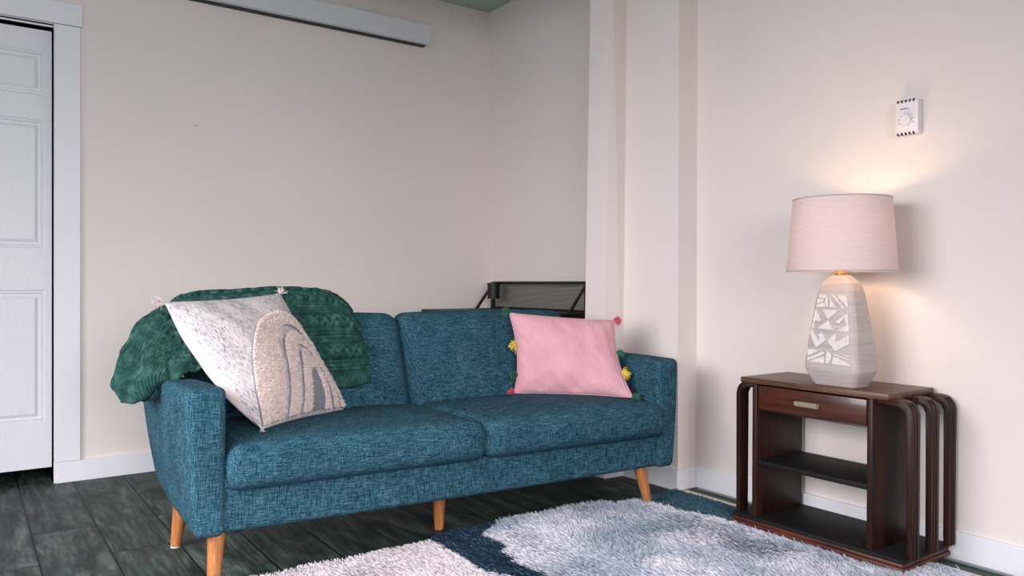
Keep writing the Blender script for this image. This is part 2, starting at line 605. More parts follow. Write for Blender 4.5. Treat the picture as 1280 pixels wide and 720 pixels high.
sofa = empty('sofa', SO, SA, 'teal blue tweed two seat sofa with round tapered wooden legs', 'sofa')
HB = 0.157


def build_sofa():
    # rail and back shell: one upholstered frame
    bm = bmesh.new()
    hx = 0.90
    soft_box(bm, hx, 0.335, 0.085, 0.022, (40, 14, 4), 4,
             lambda x, y, z: (x * 0.99 + 0.913, y + 0.345, z + 0.247 - 0.004 * (1 - (x / hx) ** 2)))
    finish('base_frame', bm, M['sofa'], sofa, angle=180)
    bm = bmesh.new()
    soft_box(bm, 0.85, 0.04, 0.27, 0.03, (30, 3, 10), 4,
             lambda x, y, z: (x + 0.915, y + 0.665 + 0.04 * (z + 0.27) / 0.54, z + 0.47))
    finish('back_shell', bm, M['sofa'], sofa, angle=180)
    # arms: trapezoid that leans outwards and is wider at the top
    for side in (0, 1):
        bm = bmesh.new()
        def arm(x, y, z, side=side):
            t = (z + 0.216) / 0.432               # 0 bottom, 1 top
            v = (y + 0.35) / 0.70                 # 0 front, 1 rear
            wdt = 0.082 + 0.030 * t
            bulge = 0.006 * sin(pi * min(1, max(0, t)))
            cx = 0.041 - 0.011 * t
            u = cx + (x / 0.05) * (wdt / 2)
            if x > 0: u += 0.0
            else: u -= bulge
            w = HB + 0.001 + t * (0.438 - (0.034 if side == 0 else 0.018) * v) + (0.008 * sin(pi * v)) * t
            # rear foot of the arm rises a little
            w += (1 - t) * 0.030 * max(0, v - 0.55) / 0.45
            u -= (0.026 + 0.030 * t) * v * (1 if side == 0 else 0.5)
            if side: u = 1.828 - u
            return (u, y + 0.348, w)
        soft_box(bm, 0.05, 0.35, 0.216, 0.022, (3, 22, 14), 5, arm)
        a = finish('arm', bm, M['sofa'], sofa, angle=180)
        # stitched seam round the front panel
        bm = bmesh.new()
        pts = []
        for x, z in [(-0.044, -0.19), (-0.045, 0), (-0.045, 0.19), (-0.032, 0.212), (0.032, 0.212), (0.0452, 0.19)]:
            p = arm(x, -0.336, z)
            pts.append((p[0], p[1] - 0.0, p[2]))
        tube(bm, pts, 0.0016, 6)
        finish('seam', bm, M['sofa_seam'], a, angle=180)
    # seat cushions
    for k, (u0, u1) in enumerate(((0.088, 0.946), (0.946, 1.764))):
        bm = bmesh.new()
        hx = (u1 - u0) / 2 + 0.002
        def cush(x, y, z, u0=u0, u1=u1, hx=hx):
            a, b, t = x / hx, y / 0.29, z / 0.06
            crown = (1 - a ** 4) * (1 - b ** 4)
            w = 0.352 + z * 1.15
            if z > 0: w += 0.022 * crown - 0.010 * (b + 1) / 2 + 0.003 * noise.noise(Vector((x * 6 + u0 * 9, y * 6, 1)))
            v = 0.265 + y - (0.014 * (1 - t * t) * (1 - a ** 6) if y < 0 else 0)
            uu = (u0 + u1) / 2 + x + 0.004 * (1 - t * t) * (1 if a > 0 else -1) * abs(a) ** 6
            if u0 < 0.5 and a > 0: uu += 0.0
            # the seam between the two seats runs slightly left towards the back
            uu -= (0.03 * (b + 1) / 2) * (max(0, a) if u0 < 0.5 else max(0, -a))
            return (uu, v, w)
        soft_box(bm, hx, 0.29, 0.06, 0.042, (30, 18, 3), 7, cush)
        c = finish('seat_cushion', bm, M['sofa'], sofa, angle=180)
        bm = bmesh.new()
        h2 = 0.06 - 0.006
        zz = -0.045
        pts = [cush(-hx * 0.997, -0.20, zz)]
        for ang in np.linspace(0, pi / 2, 5):
            pts.append(cush(-(hx - 0.042) - 0.042 * cos(ang), -(0.29 - 0.042) - 0.042 * sin(ang), zz))
        for x in np.linspace(-hx + 0.05, hx - 0.05, 14): pts.append(cush(x, -0.2895, zz))
        for ang in np.linspace(pi / 2, 0, 5):
            pts.append(cush((hx - 0.042) + 0.042 * cos(ang), -(0.29 - 0.042) - 0.042 * sin(ang), zz))
        tube(bm, pts, 0.0022, 6)
        finish('seam', bm, M['sofa_seam'], c, angle=180)
    # back cushions lean back, rounded over at the top
    for k, (u0, u1) in enumerate(((0.085, 0.893), (0.893, 1.712))):
        bm = bmesh.new()
        hx = (u1 - u0) / 2 + 0.002
        def back(x, y, z, u0=u0, u1=u1, hx=hx, k=k):
            a, t = x / hx, (z + 0.21) / 0.42
            v = 0.575 + y + 0.105 * t
            if y < 0: v -= 0.016 * (1 - a ** 4) * sin(pi * min(1, t * 1.05)) + 0.003 * noise.noise(Vector((x * 7, z * 7, 3 + k)))
            w = 0.366 + t * 0.414
            w += (0.010 * (1 - a * a) - 0.006) * t
            uu = (u0 + u1) / 2 + x
            uu += 0.012 * (1 - 2 * t) * ((max(0, a)) if k == 0 else max(0, -a))
            if k == 1 and a > 0: uu += 0.03 * (1 - t) * a
            return (uu, v, w)
        soft_box(bm, hx, 0.07, 0.21, 0.055, (26, 3, 14), 7, back)
        finish('back_cushion', bm, M['sofa'], sofa, angle=180)
    # legs: turned, tapering and splayed
    def leg(u0, v0, u1, v1, z1=0.0, glide=False):
        bm = bmesh.new()
        n = 8
        pts = [(u0 + (u1 - u0) * i / n, v0 + (v1 - v0) * i / n, HB + 0.02 + (z1 - HB - 0.02) * i / n) for i in range(n + 1)]
        rs = [0.0272 - 0.0098 * i / n for i in range(n + 1)]
        tube(bm, pts, rs, 24)
        l = finish('leg', bm, M['leg'], sofa)
        if not glide: return l
        bm = bmesh.new()
        tube(bm, [(u1, v1, z1 + 0.0045), (u1, v1, max(0.0, z1 - 0.004))], 0.0165, 20)
        finish('foot_glide', bm, M['glide'], l)
        return l
    leg(0.066, 0.052, 0.052, 0.030, 0.0)
    leg(1.694, 0.062, 1.714, 0.030, 0.028)
    leg(0.030, 0.475, 0.010, 0.482, 0.004, True)
    leg(1.745, 0.565, 1.765, 0.585, 0.0)
    leg(0.868, 0.205, 0.868, 0.205, 0.0)


build_sofa()


# ------------------------------------------------------------------ pillows
def pillow(name, corners, T, nA, N, matf, label, cat, bow=(0.05, 0.05), wrinkle=0.004, seed=0, sag=None):
    """corners TL, TR, BR, BL in the sofa frame; front faces the room"""
    TL, TR, BR, BL = [S2W(*c) for c in corners]
    base = (BL + BR) / 2
    e = empty(name, base, 0, label, cat)
    nrm = ((TR - TL) + (BR - BL)).cross((TL - BL) + (TR - BR)).normalized() * -1
    if nrm.y > 0: nrm = -nrm
    def P(a, b, s):
        """a, b in 0..1, s +1 front, -1 back"""
        A, B = 2 * a - 1, 2 * b - 1
        a2 = 0.5 + A / 2 * (1 - bow[0] * (1 - B * B))
        b2 = 0.5 + B / 2 * (1 - bow[1] * (1 - A * A))
        p = (BL * (1 - a2) + BR * a2) * (1 - b2) + (TL * (1 - a2) + TR * a2) * b2
        th = T * max(0.0, (1 - A ** 4) * (1 - B ** 4)) ** 0.5 * (0.55 + 0.45 * (1 - max(abs(A), abs(B)) ** 2))
        q = p + nrm * (s * th)
        if wrinkle:
            edge = max(abs(A), abs(B))
            wv = noise.noise(Vector((a * 5 + seed, b * 2.2, s * 3))) * 1.2 + noise.noise(Vector((a * 11 + b * 6, b * 5 - a * 4 + seed, s))) * 0.5
            q += nrm * s * wv * wrinkle * min(1, (1 - edge) * 8) * (0.4 + edge)
        if sag: q += sag(a, b, s)
        return q - base
    return e, P, nrm


def pillow_face(P, s, n):
    bm = bmesh.new()
    g = [[bm.verts.new(P(i / n, j / n, s)) for j in range(n + 1)] for i in range(n + 1)]
    for i in range(n):
        for j in range(n):
            bm.faces.new((g[i][j], g[i + 1][j], g[i + 1][j + 1], g[i][j + 1]))
    return bm, g


def m_streaky():
    t = NT('grey_heather_cotton')
    a = t.noise(t.coord((1, 1, 1), (0, 0, 0)), 1, 2)
    uv = t.n('ShaderNodeUVMap')
    mp = t.n('ShaderNodeMapping')
    mp.inputs['Scale'].default_value = (190, 26, 1)
    t.l(uv.outputs[0], mp.inputs[0])
    n1 = t.noise(mp.outputs[0], 1, 4, 0.65, 0.3)
    mp2 = t.n('ShaderNodeMapping')
    mp2.inputs['Scale'].default_value = (9, 2.5, 1)
    t.l(uv.outputs[0], mp2.inputs[0])
    n2 = t.noise(mp2.outputs[0], 1, 3, 0.6)
    s = t.math('MULTIPLY_ADD', n2, 0.22, t.math('ADD', n1, 0.06))
    t.col(t.ramp(s, [(0.52, srgb(106, 112, 122)), (0.60, srgb(164, 162, 168)), (0.67, srgb(208, 199, 199)), (0.78, srgb(220, 210, 206))]))
    t.rough(0.95, 0.1)
    t.bump(n1, 0.5, 0.002)
    return t.m


M['streak'] = m_streaky()
M['ivory'] = plain('ivory_cotton', srgb(218, 202, 202), 0.9, 0.1, var=0.02, bump=0.3)
M['shag'] = plain('cream_tufted_wool', srgb(226, 212, 206), 0.95, 0.05, var=0.04, scale=60)
M['core'] = plain('grey_wool', srgb(128, 132, 138), 0.95, 0.05, var=0.06, scale=60)


def m_attr(name, rough=0.95):
    t = NT(name)
    a = t.n('ShaderNodeAttribute', attribute_name='yarn')
    t.l(a.outputs['Color'], t.b.inputs['Base Color'])
    t.rough(rough, 0.08)
    return t.m


def in_poly(px, py, poly):
    inside = np.zeros(px.shape, bool)
    n = len(poly)
    j = n - 1
    for i in range(n):
        xi, yi = poly[i]; xj, yj = poly[j]
        c = ((yi > py) != (yj > py)) & (px < (xj - xi) * (py - yi) / (yj - yi + 1e-12) + xi)
        inside ^= c
        j = i
    return inside


def smooth_curve(pts, k=12):
    P = np.array([pts[0]] + list(pts) + [pts[-1]], float)
    out = []
    for i in range(1, len(P) - 2):
        for t in np.linspace(0, 1, k, endpoint=False):
            p0, p1, p2, p3 = P[i - 1:i + 3]
            out.append(0.5 * ((2 * p1) + (-p0 + p2) * t + (2 * p0 - 5 * p1 + 4 * p2 - p3) * t * t + (-p0 + 3 * p1 - 3 * p2 + p3) * t ** 3))
    out.append(P[-2])
    return [tuple(q) for q in out]


def yarn_tuft(name, parent, root, d, length, spread, count, mat, width=0.0035, ball=0.0):
    d = np.array(d, float); d /= np.linalg.norm(d)
    roots = np.tile(np.array(root, float), (count, 1)) + RNG.randn(count, 3) * 0.0025
    dirs = d + RNG.randn(count, 3) * spread
    ln = length * (0.75 + 0.35 * RNG.rand(count))
    me = strands(roots, dirs, ln, np.full(count, width), np.array([0, 0, -0.15 * length]) + RNG.randn(count, 3) * 0.12 * length, 3, None, name)
    o = mesh_obj(name, me, mat, parent, True, 180)
    return o


def rainbow_pillow():
    corners = [(-0.050, 0.33, 0.838), (0.372, 0.53, 0.862), (0.585, 0.425, 0.425), (0.212, 0.125, 0.438)]
    e, P, nrm = pillow('rainbow_pillow', corners, 0.075, 0, 0, None,
                       'large grey heathered pillow with cream tufted rainbow arcs, leaning in the left sofa corner', 'pillow',
                       (0.05, 0.04), 0.004, 3,
                       lambda a, b, s: (Vector((-0.80, -0.50, -0.05)) * 0.060 * (4 * b * (1 - b)) ** 0.8 * min(1, a / 0.05) * math.exp(-a / 0.18)) if s < 0 else Vector((0, 0, 0)))
    n = 150
    bm, g = pillow_face(P, 1, n)
    uv = bm.loops.layers.uv.new('UVMap')
    idx = {}
    for i in range(n + 1):
        for j in range(n + 1): idx[g[i][j]] = (i / n, j / n)
    for f in bm.faces:
        for l in f.loops: l[uv].uv = idx[l.vert]
    finish('front_cover', bm, M['streak'], e, angle=180)
    bm, g = pillow_face(P, -1, 40)
    tag(finish('back_cover', bm, M['ivory'], e, angle=180), 'plain ivory back of the pillow')
    o1 = [(.01, .02), (.10, .3), (.24, .6), (.44, .80), (.66, .88), (.84, .83), (.95, .66), (.985, .4), (.985, .02)]
    i1 = [(.22, .02), (.35, .33), (.46, .6), (.58, .72), (.72, .755), (.83, .70), (.89, .55), (.92, .35), (.92, .02)]
    o2 = [(.27, .02), (.41, .33), (.52, .56), (.62, .66), (.72, .69), (.80, .64), (.85, .52), (.88, .34), (.88, .02)]
    i2 = [(.385, .02), (.505, .3), (.58, .47), (.65, .56), (.73, .57), (.785, .51), (.815, .4), (.825, .25), (.825, .02)]
    o3 = [(.43, .02), (.555, .28), (.625, .43), (.675, .505), (.725, .515), (.76, .46), (.78, .37), (.785, .25), (.785, .02)]
    i3 = [(.53, .02), (.60, .18), (.65, .30), (.69, .35), (.72, .33), (.735, .25), (.73, .15), (.70, .02)]
    o1, i1, o2, i2, o3, i3 = [[(a + 0.02 * (b > .3), b * 0.90) for a, b in q] for q in (o1, i1, o2, i2, o3, i3)]
    o1 = [(min(a, .985), b) for a, b in o1]
    N = 190
    ax = (np.arange(N) + 0.5) / N
    A, B = np.meshgrid(ax, ax, indexing='ij')
    for k, (o, i) in enumerate(((o1, i1), (o2, i2), (o3, i3))):
        O = smooth_curve(o); I = smooth_curve(i)
        mask = in_poly(A, B, O) & ~in_poly(A, B, I)
        bm = bmesh.new()
        vs = {}
        def V(a, b, h):
            key = (a, b, h)
            if key not in vs:
                q = P(a / N, b / N, 1)
                hh = (0.010 + 0.004 * noise.noise(Vector((a * .35, b * .35, k)))) if h else -0.002
                vs[key] = bm.verts.new(q + nrm * hh)
            return vs[key]
        for a, b in zip(*np.nonzero(mask)):
            a = int(a); b = int(b)
            bm.faces.new((V(a, b, 1), V(a + 1, b, 1), V(a + 1, b + 1, 1), V(a, b + 1, 1)))
            for (da, db, p, q) in ((-1, 0, (0, 0), (0, 1)), (1, 0, (1, 0), (1, 1)), (0, -1, (0, 0), (1, 0)), (0, 1, (0, 1), (1, 1))):
                na, nb = a + da, b + db
                if not (0 <= na < N and 0 <= nb < N) or not mask[na, nb]:
                    try: bm.faces.new((V(a + p[0], b + p[1], 0), V(a + q[0], b + q[1], 0), V(a + q[0], b + q[1], 1), V(a + p[0], b + p[1], 1))).material_index = 1
                    except ValueError: pass
        arc = tag(finish('tufted_arc', bm, [M['shag'], M['core']], e, angle=180), 'raised cream tufted arc of the rainbow')
        # loop pile on the arc
        cells = np.argwhere(mask)
        cnt = int(len(cells) * 1.5)
        pick = cells[RNG.randint(0, len(cells), cnt)] + RNG.rand(cnt, 2)
        roots = np.array([P(a / N, b / N, 1) + nrm * 0.009 for a, b in pick])
        dirs = np.array(nrm)[None] * 1.0 + RNG.randn(cnt, 3) * 0.38
        me = strands(roots, dirs, 0.006 + 0.003 * RNG.rand(cnt), np.full(cnt, 0.0032), RNG.randn(cnt, 3) * 0.0015, 2, None, 'loop_pile')
        tag(mesh_obj('loop_pile', me, M['shag'], arc, True, 180), kind='stuff')
    # grey core of the rainbow
    mask = in_poly(A, B, smooth_curve([(q[0], q[1]) for q in i3]))
    bm = bmesh.new()
    vs = {}
    for a, b in np.argwhere(mask):
        a = int(a); b = int(b)
        f = []
        for p in ((a, b), (a + 1, b), (a + 1, b + 1), (a, b + 1)):
            if p not in vs: vs[p] = bm.verts.new(P(p[0] / N, p[1] / N, 1) + nrm * 0.004)
            f.append(vs[p])
        bm.faces.new(f)
    tag(finish('arc_core', bm, M['core'], e, angle=180), 'grey centre of the rainbow')
    # ivory fringe tassels at the corners
    for a, b, d in ((0, 1, (-0.8, -0.2, 0.25)), (1, 1, (0.3, 0.5, 0.5)), (1, 0, (0.9, 0.1, -0.05)), (0, 0, (0.2, -0.6, -0.35))):
        yarn_tuft('tassel', e, P(a, b, 1), d, 0.03, 0.35, 46, M['ivory'], 0.003)


rainbow_pillow()


def m_pink():
    t = NT('pink_ribbed_cotton')
    uv = t.n('ShaderNodeUVMap')
    sep = t.n('ShaderNodeSeparateXYZ')
    t.l(uv.outputs[0], sep.inputs[0])
    r1 = t.math('SINE', t.math('MULTIPLY', sep.outputs[0], 2 * pi * 42))
    r2_ = t.math('SINE', t.math('MULTIPLY', sep.outputs[1], 2 * pi * 70))
    s = t.math('MULTIPLY_ADD', r2_, 0.4, r1)
    n = t.noise(t.coord(), 7, 3)
    c = t.ramp(n, [(0.3, srgb(212, 158, 168)), (0.7, srgb(222, 170, 178))])
    c = t.mix(t.math('MULTIPLY_ADD', r1, 0.06, 0.06), c, srgb(188, 128, 142))
    t.col(c)
    t.rough(0.9, 0.12)
    t.bump(s, 0.35, 0.002)
    return t.m


M['pink'] = m_pink()
M['pom_green'] = plain('green_yarn', srgb(62, 112, 92), 0.95, 0.05)
M['pom_yellow'] = plain('yellow_yarn', srgb(238, 216, 84), 0.95, 0.05)
M['pom_rose'] = plain('rose_yarn', srgb(214, 96, 122), 0.95, 0.05)


def pink_pillow():
    corners = [(1.335, 0.49, 0.775), (1.728, 0.265, 0.744), (1.700, 0.105, 0.434), (1.350, 0.47, 0.432)]
    e, P, nrm = pillow('pink_pillow', corners, 0.070, 0, 0, None,
                       'pale pink ribbed pillow with coloured pompoms, propped by the right sofa arm', 'pillow',
                       (0.10, 0.035), 0.009, 9)
    n = 90
    for s, nm in ((1, 'front_cover'), (-1, 'back_cover')):
        bm, g = pillow_face(P, s, n)
        uv = bm.loops.layers.uv.new('UVMap')
        idx = {g[i][j]: (i / n, j / n) for i in range(n + 1) for j in range(n + 1)}
        for f in bm.faces:
            for l in f.loops: l[uv].uv = idx[l.vert]
        finish(nm, bm, M['pink'], e, angle=180)
    bm = bmesh.new()
    per = [(i / 24, 0) for i in range(24)] + [(1, i / 24) for i in range(24)] + [(1 - i / 24, 1) for i in range(24)] + [(0, 1 - i / 24) for i in range(25)]
    tube(bm, [P(a, b, 1) for a, b in per], 0.0022, 6)
    finish('edge_seam', bm, M['pink'], e, angle=180)
    left = Vector((-0.85, 0.3, 0.1)); right = Vector((0.75, -0.25, 0.05))
    for a, b, d, col, nm in ((0, 1.0, left + Vector((0, 0, 0.35)), 'pom_green', 'green'), (0, .60, left, 'pom_yellow', 'yellow'),
                             (0, .22, left, 'pom_green', 'green'), (0, 0.0, left, 'pom_rose', 'rose'),
                             (1, 1.0, right + Vector((0, 0, 0.1)), 'pom_rose', 'rose'), (1, .56, right, 'pom_green', 'green'),
                             (1, .30, right, 'pom_yellow', 'yellow'), (1, 0.0, right + Vector((0, 0, 0.25)), 'pom_green', 'green')):
        o = yarn_tuft('pompom', e, P(a, b, 1), d, 0.030, 0.42, 170, M[col], 0.003)
        tag(o, nm + ' yarn pompom')


pink_pillow()


# ------------------------------------------------------------------ knit throw
def m_knit():
    t = NT('green_cable_knit')
    n = t.noise(t.coord(), 30, 4, 0.6)
    f = t.noise(t.coord(), 420, 2, 0.6)
    s = t.math('MULTIPLY_ADD', f, 0.5, t.math('MULTIPLY', n, 0.5))
    t.col(t.ramp(s, [(0.38, srgb(22, 52, 50)), (0.52, srgb(42, 80, 74)), (0.66, srgb(84, 124, 114))]))
    t.rough(0.92, 0.1)
    t.bump(f, 0.5, 0.002)
    return t.m


M['knit'] = m_knit()


def catmull_grid(net, ns, nt):
    """net[s][t] control points -> dense grid by Catmull-Rom both ways"""
    G = np.array(net, float)
    def interp(A, n):
        A = np.concatenate([A[:1] * 2 - A[1:2], A, A[-1:] * 2 - A[-2:-1]], 0)
        m = A.shape[0] - 3
        x = np.linspace(0, m, n)
        i = np.minimum(x.astype(int), m - 1)
        t = (x - i).reshape(-1, *([1] * (A.ndim - 1)))
        p0, p1, p2, p3 = A[i], A[i + 1], A[i + 2], A[i + 3]
        return 0.5 * (2 * p1 + (p2 - p0) * t + (2 * p0 - 5 * p1 + 4 * p2 - p3) * t * t + (3 * p1 - 3 * p2 + p3 - p0) * t ** 3)
    G = interp(G, ns)
    G = np.swapaxes(interp(np.swapaxes(G, 0, 1), nt), 0, 1)
    return G


def throw_blanket():
    # columns run from the bunch hanging over the arm to the hem on the backrest; rows from behind the sofa over the crest to the front
    net = [
        [(-0.080, .66, .540), (-0.110, .63, .560), (-0.128, .58, .556), (-0.136, .52, .545), (-0.134, .46, .535), (-0.112, .41, .538), (-0.070, .39, .552)],
        [(-0.060, .70, .600), (-0.105, .66, .640), (-0.132, .59, .635), (-0.142, .52, .605), (-0.140, .44, .568), (-0.112, .375, .556), (-0.050, .37, .570)],
        [(-0.010, .74, .640), (-0.050, .70, .715), (-0.078, .63, .725), (-0.094, .55, .695), (-0.100, .46, .640), (-0.075, .36, .590), (-0.005, .345, .592)],
        [(0.050, .76, .640), (0.028, .73, .775), (0.005, .66, .802), (-0.012, .58, .780), (-0.018, .49, .720), (-0.005, .38, .640), (0.055, .34, .606)],
        [(0.090, .77, .640), (0.080, .74, .795), (0.070, .67, .826), (0.060, .59, .812), (0.062, .52, .750), (0.080, .42, .665), (0.120, .38, .600)],
        [(0.140, .78, .640), (0.130, .75, .800), (0.125, .68, .842), (0.125, .60, .830), (0.140, .54, .760), (0.160, .49, .670), (0.180, .47, .560)],
        [(0.270, .78, .640), (0.265, .76, .805), (0.265, .69, .842), (0.265, .61, .838), (0.275, .55, .760), (0.285, .51, .650), (0.290, .50, .530)],
        [(0.420, .78, .640), (0.420, .76, .810), (0.420, .70, .852), (0.420, .62, .848), (0.430, .56, .765), (0.440, .515, .640), (0.445, .49, .515)],
        [(0.540, .78, .640), (0.545, .76, .800), (0.548, .70, .846), (0.550, .625, .846), (0.560, .565, .765), (0.570, .515, .640), (0.575, .485, .505)],
        [(0.600, .78, .640), (0.605, .76, .790), (0.605, .70, .830), (0.612, .63, .822), (0.640, .57, .755), (0.655, .52, .640), (0.645, .485, .505)],
        [(0.640, .78, .640), (0.640, .76, .778), (0.640, .71, .800), (0.652, .65, .790), (0.682, .595, .720), (0.702, .545, .630), (0.700, .500, .515)],
    ]
    ns, nt = 420, 300
    G = catmull_grid(net, ns, nt)
    ds = np.gradient(G, axis=0); dt = np.gradient(G, axis=1)
    N = np.cross(ds, dt); N /= np.linalg.norm(N, axis=2, keepdims=True) + 1e-9
    # orient outwards (up / to the front)
    if N[ns // 2, nt // 2, 2] < 0: N = -N
    S = np.linspace(0, 1, ns)[:, None] * np.ones((1, nt)); T = np.linspace(0, 1, nt)[None] * np.ones((ns, 1))
    su = S * 0.95; tu = T * 0.72            # metres on the cloth
    d = np.zeros((ns, nt))
    # knitted ribs running along the backrest
    rib = 0.0034 * np.cos(2 * pi * tu / 0.0135) 
    # cables: chains of linked loops in bands
    cable = np.zeros_like(d); band = np.zeros_like(d)
    for c in (0.055, 0.165, 0.275, 0.385, 0.495, 0.605):
        y = (tu - c) / 0.026
        w = np.exp(-np.clip(np.abs(y) - 0.75, 0, None) ** 2 * 14)
        ph = 2 * pi * su / 0.062
        c1 = np.exp(-((y - 0.55 * np.sin(ph)) / 0.32) ** 2)
        c2 = np.exp(-((y + 0.55 * np.sin(ph)) / 0.32) ** 2)
        over = (np.sin(ph / 1 + pi / 4) > 0)
        cable = np.maximum(cable, w * 0.016 * np.maximum(c1, c2 * 0.85))
        band = np.maximum(band, w)
    d += rib * (1 - band) + cable
    # ribbed hem along the right end: ribs run the other way
    hem = 1 / (1 + np.exp(-(T - 0.93) * 130)) * (S > 0.55)
    d = d * (1 - hem) + hem * 0.0035 * np.cos(2 * pi * su / 0.012) - 0.006 * np.exp(-((T - 0.925) / 0.008) ** 2) * (S > 0.55)
    # big soft folds, strongest in the bunch over the arm
    lf = np.clip((0.46 - S) * 4.0, 0, 1)
    d = d * (1 - lf) + lf * 0.0016 * np.cos(2 * pi * (su * 0.6 + tu) / 0.011)
    for i in range(ns):
        for j in range(0, nt):
            s_, t_ = S[i, j], T[i, j]
            f = 0.006 * noise.noise(Vector((s_ * 7, t_ * 3.5, 2)))
            if lf[i, 0] > 0:
                ph_ = t_ * 4.6 + s_ * 4.5 + 0.6 * noise.noise(Vector((s_ * 8, t_ * 4, 0)))
                rg = 1 - abs(((ph_ * 2) % 2) - 1)          # sharp valleys between round folds
                f += lf[i, 0] * (0.040 * sqrt(max(0, rg)) - 0.022 + 0.022 * noise.noise(Vector((s_ * 14, t_ * 8, 7))))
            d[i, j] += f
    lw = np.clip(lf * 1.4, 0, 1)
    V = G + N * (d + 0.012)[..., None]
    # keep the cloth clear of the arm top and the backrest
    base = np.array([0.16, 0.62, 0.60])
    R = np.array(S2W(*base[:2], base[2]))
    W = np.zeros_like(V)
    W[..., 0] = SO.x + V[..., 0] * cos(SA) - V[..., 1] * sin(SA) - R[0]
    W[..., 1] = SO.y + V[..., 0] * sin(SA) + V[..., 1] * cos(SA) - R[1]
    W[..., 2] = V[..., 2] - R[2]
    me = bpy.data.meshes.new('knit_throw')
    F = []
    ii, jj = np.meshgrid(np.arange(ns - 1), np.arange(nt - 1), indexing='ij')
    a = ii * nt + jj
    F = np.stack([a, a + nt, a + nt + 1, a + 1], -1).reshape(-1, 4)
    me.from_pydata(W.reshape(-1, 3).tolist(), [], F.tolist())
    o = mesh_obj('throw_blanket', me, M['knit'], None, True, 180, tuple(R))
    md = o.modifiers.new('thick', 'SOLIDIFY'); md.thickness = 0.012; md.offset = 0.0
    tag(o, 'crumpled green cable-knit throw draped over the left end of the sofa back and arm', 'blanket')
    return o


throw_blanket()

# ------------------------------------------------------------------ side table
TX0, TX1 = 2.36, 2.645


def side_table():
    e = empty('side_table', (2.5, 1.56, 0.0), 0, 'dark walnut art deco side table with bent slat ends, one drawer and open shelves', 'side table')
    ox, oy = 2.5, 1.56
    def part(name, mat, *boxes, bev=0.002, parent=e, label=None):
        bm = bmesh.new()
        for b in boxes:
            box(bm, b[0] - ox, b[1] - ox, b[2] - oy, b[3] - oy, b[4], b[5], bev, 2)
        o = finish(name, bm, mat, parent)
        if label: o['label'] = label
        return o
    part('table_top', M['topwood'], (TX0, TX1, 1.292, 1.856, 0.538, 0.558), label='worn lighter brown top board')
    part('plinth', M['edge'], (2.352, 2.652, 1.238, 1.890, 0.012, 0.026), (2.357, 2.650, 1.243, 1.885, 0.026, 0.038),
         label='red-brown stepped plinth')
    part('base_board', M['dshelf'], (2.354, 2.651, 1.240, 1.888, 0.038, 0.052))
    part('side_panel', M['dwood'], (2.36, 2.64, 1.784, 1.803, 0.052, 0.538))
    part('side_panel', M['dwood'], (2.36, 2.64, 1.343, 1.362, 0.052, 0.538))
    part('shelf', M['dshelf'], (2.362, 2.63, 1.362, 1.784, 0.243, 0.261))
    # drawer box with its front and pull
    dr = part('drawer', M['drawer'], (2.364, 2.60, 1.366, 1.780, 0.448, 0.532), label='figured walnut drawer front')
    bm = bmesh.new()
    box(bm, 2.362 - ox - 0.004, 2.364 - ox, 1.535 - oy, 1.615 - oy, 0.478, 0.496, 0.001, 1)
    prism(bm, [(2.345 - ox, 0.482), (2.342 - ox, 0.492), (2.346 - ox, 0.497), (2.363 - ox, 0.497), (2.363 - ox, 0.493), (2.349 - ox, 0.491), (2.349 - ox, 0.482)],
          1.532 - oy, 1.618 - oy, 'y')
    finish('handle', bm, M['brass'], dr)
    part('drawer_rail', M['dwood_x'], (2.37, 2.64, 1.362, 1.784, 0.441, 0.447), (2.605, 2.64, 1.362, 1.784, 0.447, 0.536))
    # bent slats, three on either end: out from under the top, round the corner and down to the base
    def slat(x0, x1, yin, yout):
        sgn = 1 if yout > yin else -1
        th = 0.019
        r = 0.045
        ztop = 0.541
        outer = [(yin, ztop)]
        cy, cz = yout - sgn * r, ztop - r
        outer += [(cy + sgn * r * sin(a), cz + r * cos(a)) for a in np.linspace(0, pi / 2, 9)]
        outer += [(yout, 0.052)]
        inner = [(yout - sgn * th, 0.052)]
        ri = r - th
        inner += [(cy + sgn * ri * sin(a), cz + ri * cos(a)) for a in np.linspace(pi / 2, 0, 9)]
        inner += [(yin, ztop - th)]
        poly = [(y - oy, z) for y, z in outer + inner]
        bm = bmesh.new()
        lo_, hi_ = prism(bm, poly, x0 - ox, x1 - ox, 'x', 0.003, 2)
        # two fluted grooves read as thin raised beads on the outer face
        n = 0
        for g in (0.32, 0.64):
            xx = x0 + (x1 - x0) * g - ox
            pts = [(xx, y - oy + sgn * 0.0005, z + 0.0005) for y, z in outer[4:]]
            tube(bm, pts, 0.0026, 5)
        finish('bent_slat', bm, M['dwood'], e)
    for x0, x1 in ((2.372, 2.420), (2.488, 2.540), (2.603, 2.651)):
        slat(x0, x1, 1.345, 1.222)
        slat(x0, x1, 1.802, 1.884)


side_table()


# ------------------------------------------------------------------ table lamp
def m_ceramic():
    t = NT('pale_glazed_ceramic')
    n = t.noise(t.coord((6, 6, 90)), 1, 4, 0.6)
    t.col(t.ramp(n, [(0.35, srgb(166, 158, 154)), (0.65, srgb(186, 177, 172))]))
    t.rough(0.45, 0.4)
    t.bump(n, 0.12, 0.001)
    return t.m


def m_stipple():
    t = NT('stippled_white_relief')
    n = t.noise(t.coord(), 420, 2, 0.7)
    t.col(t.ramp(n, [(0.38, srgb(176, 170, 168)), (0.5, srgb(226, 222, 218))]))
    t.rough(0.7, 0.2)
    t.bump(n, 0.6, 0.002)
    return t.m


